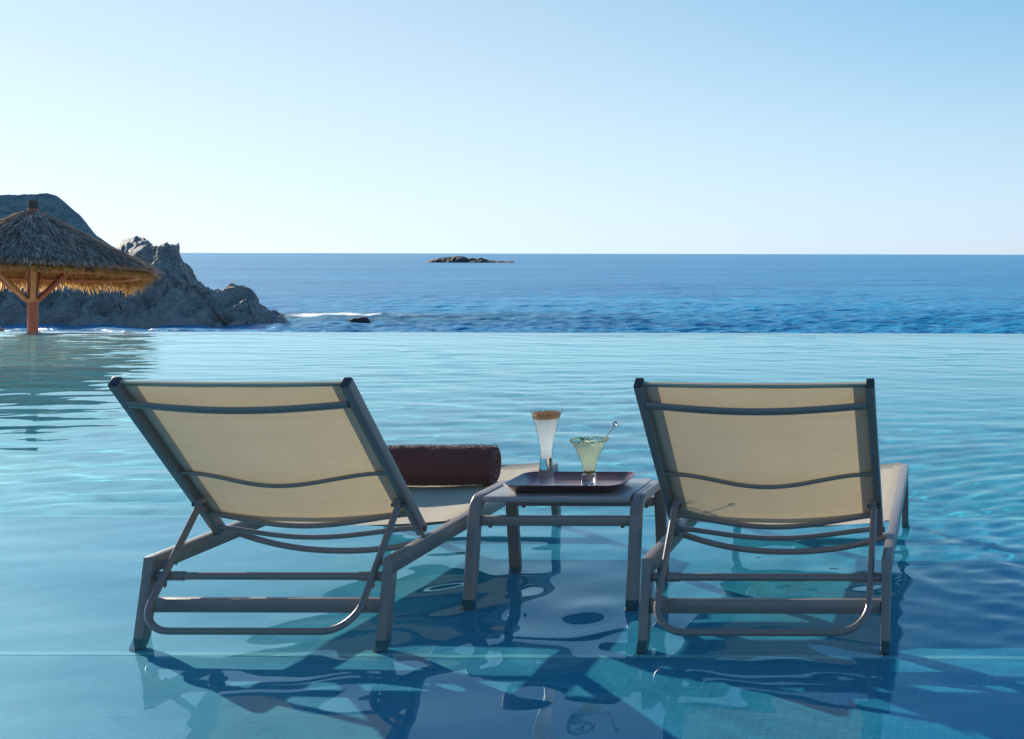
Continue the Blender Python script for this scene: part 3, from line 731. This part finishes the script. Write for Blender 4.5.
    for i in range(9):
        a = i * 2.4; L = random.uniform(.014, .026); ctr = Vector((random.uniform(-.03, .012), random.uniform(-.035, .02), .001 + random.uniform(0, .006)))
        dr = Vector((math.cos(a), math.sin(a), random.uniform(.0, .4))).normalized(); sd_ = Vector((-math.sin(a), math.cos(a), 0)); vs = []
        for k in range(7):
            u = k / 6; w_ = math.sin(math.pi * u ** .8) * L * .32
            c = ctr + dr * L * u
            vs += [c - sd_ * w_, c + Vector((0, 0, -.0015)), c + sd_ * w_]
        lf.add(vs, [(3 * k + j, 3 * k + j + 1, 3 * k + j + 4, 3 * k + j + 3) for k in range(6) for j in (0, 1)])
    ob = lf.build('leaf_cluster', simple('mint_leaf', (.05, .11, .03), .4, .5, 80), mn)
    # stirrer
    a = Vector((-1.176, 3.940, TZ + .050)); b_ = Vector((-1.0765, 3.935, .507)); dr = (b_ - a).normalized()
    st = MB(); st.tube([a, a.lerp(b_, .5), b_ - dr * .008], .0016, 8)
    side = dr.cross(Vector((0, 1, 0))).normalized()
    st.tube([b_ + (dr * math.cos(t_) + side * math.sin(t_)) * .0062 for t_ in [2 * math.pi * k / 20 for k in range(21)]], .0022, 8, caps=False)
    o = st.build('stirrer', simple('steel', (.26, .26, .25), .2, Metallic=1.0))
    tag(o, 'thin metal stirrer with a looped end leaning out of the green cocktail', 'stirrer')
drinks()
# ------------------------------------------------------------------ rolled towel
def towel():
    t = NT('brown_terry'); v = t.coord(); n_ = t.noise(v, 160, 3)
    m = t.set(Base_Color=t.mix(n_, (.09, .030, .027), (.17, .065, .056)), Roughness=.95, Normal=t.bump(n_, .8, .004), Sheen_Weight=.25, Sheen_Roughness=.4)
    x0, x1 = -.27, .235; r0 = .074; mb = MB()
    def rad(x, a): return r0 * (1 + .06 * noise.noise((x * 7, math.cos(a) * 1.2, math.sin(a) * 1.2)) + .022 * noise.noise((x * 26, 4 * math.cos(a), 4 * math.sin(a))) - (.12 * max(0, -math.sin(a)) ** 6))
    vs = []; nx, na = 90, 84
    for i in range(nx):
        x = x0 + (x1 - x0) * i / (nx - 1); e_ = min(1, min(i, nx - 1 - i) / 3); k = .93 + .07 * math.sin(e_ * math.pi / 2)
        for j in range(na):
            a = 2 * math.pi * j / na; r = rad(x, a) * k; vs.append((x, r * math.cos(a), r * math.sin(a)))
    fs = [(i * na + j, (i + 1) * na + j, (i + 1) * na + (j + 1) % na, i * na + (j + 1) % na) for i in range(nx - 1) for j in range(na)]
    mb.add(vs, fs)
    # spiral ends
    for xe, s in ((x0, -1), (x1, 1)):
        pr = []; n = 260; turns = 2.6
        for k in range(n):
            u = k / (n - 1); a = u * turns * 2 * math.pi + 1.2; r = .004 + (.062) * u; pr.append((a, r))
        wv = []
        th = .0235 * .5
        for a, r in pr:
            y, z = math.cos(a), math.sin(a)
            for rr, xo in ((r - th * .95, -.03), (r - th * .85, -.002), (r - th * .3, .006), (r + th * .3, .006), (r + th * .85, -.002), (r + th * .95, -.03)):
                rr = max(.0005, rr); wv.append((xe + s * xo, y * rr, z * rr))
        mb.add(wv, [(6 * k + j, 6 * k + j + 1, 6 * k + j + 7, 6 * k + j + 6) for k in range(n - 1) for j in range(5)])
    # pile
    for i in range(26000):
        x = random.uniform(x0, x1); a = random.uniform(0, 2 * math.pi); r = rad(x, a) * .998; p = Vector((x, r * math.cos(a), r * math.sin(a)))
        n_ = Vector((0, math.cos(a), math.sin(a))); d = (n_ + Vector((random.gauss(0, .6), random.gauss(0, .5), random.gauss(0, .5)))).normalized()
        sd_ = Vector((random.gauss(0, 1), random.gauss(0, 1), random.gauss(0, 1))).cross(d).normalized() * .0006; L = random.uniform(.002, .0065)
        mb.add([p - sd_, p + sd_, p + d * L], [(0, 1, 2)])
    o = mb.build('towel', m, ang=0); o.location = (-1.884, 4.43, .205 + .079)
    o.rotation_euler = (0, 0, R(1.5))
    tag(o, 'dark brown bath towel rolled up on the seat of the left lounger', 'towel')
towel()
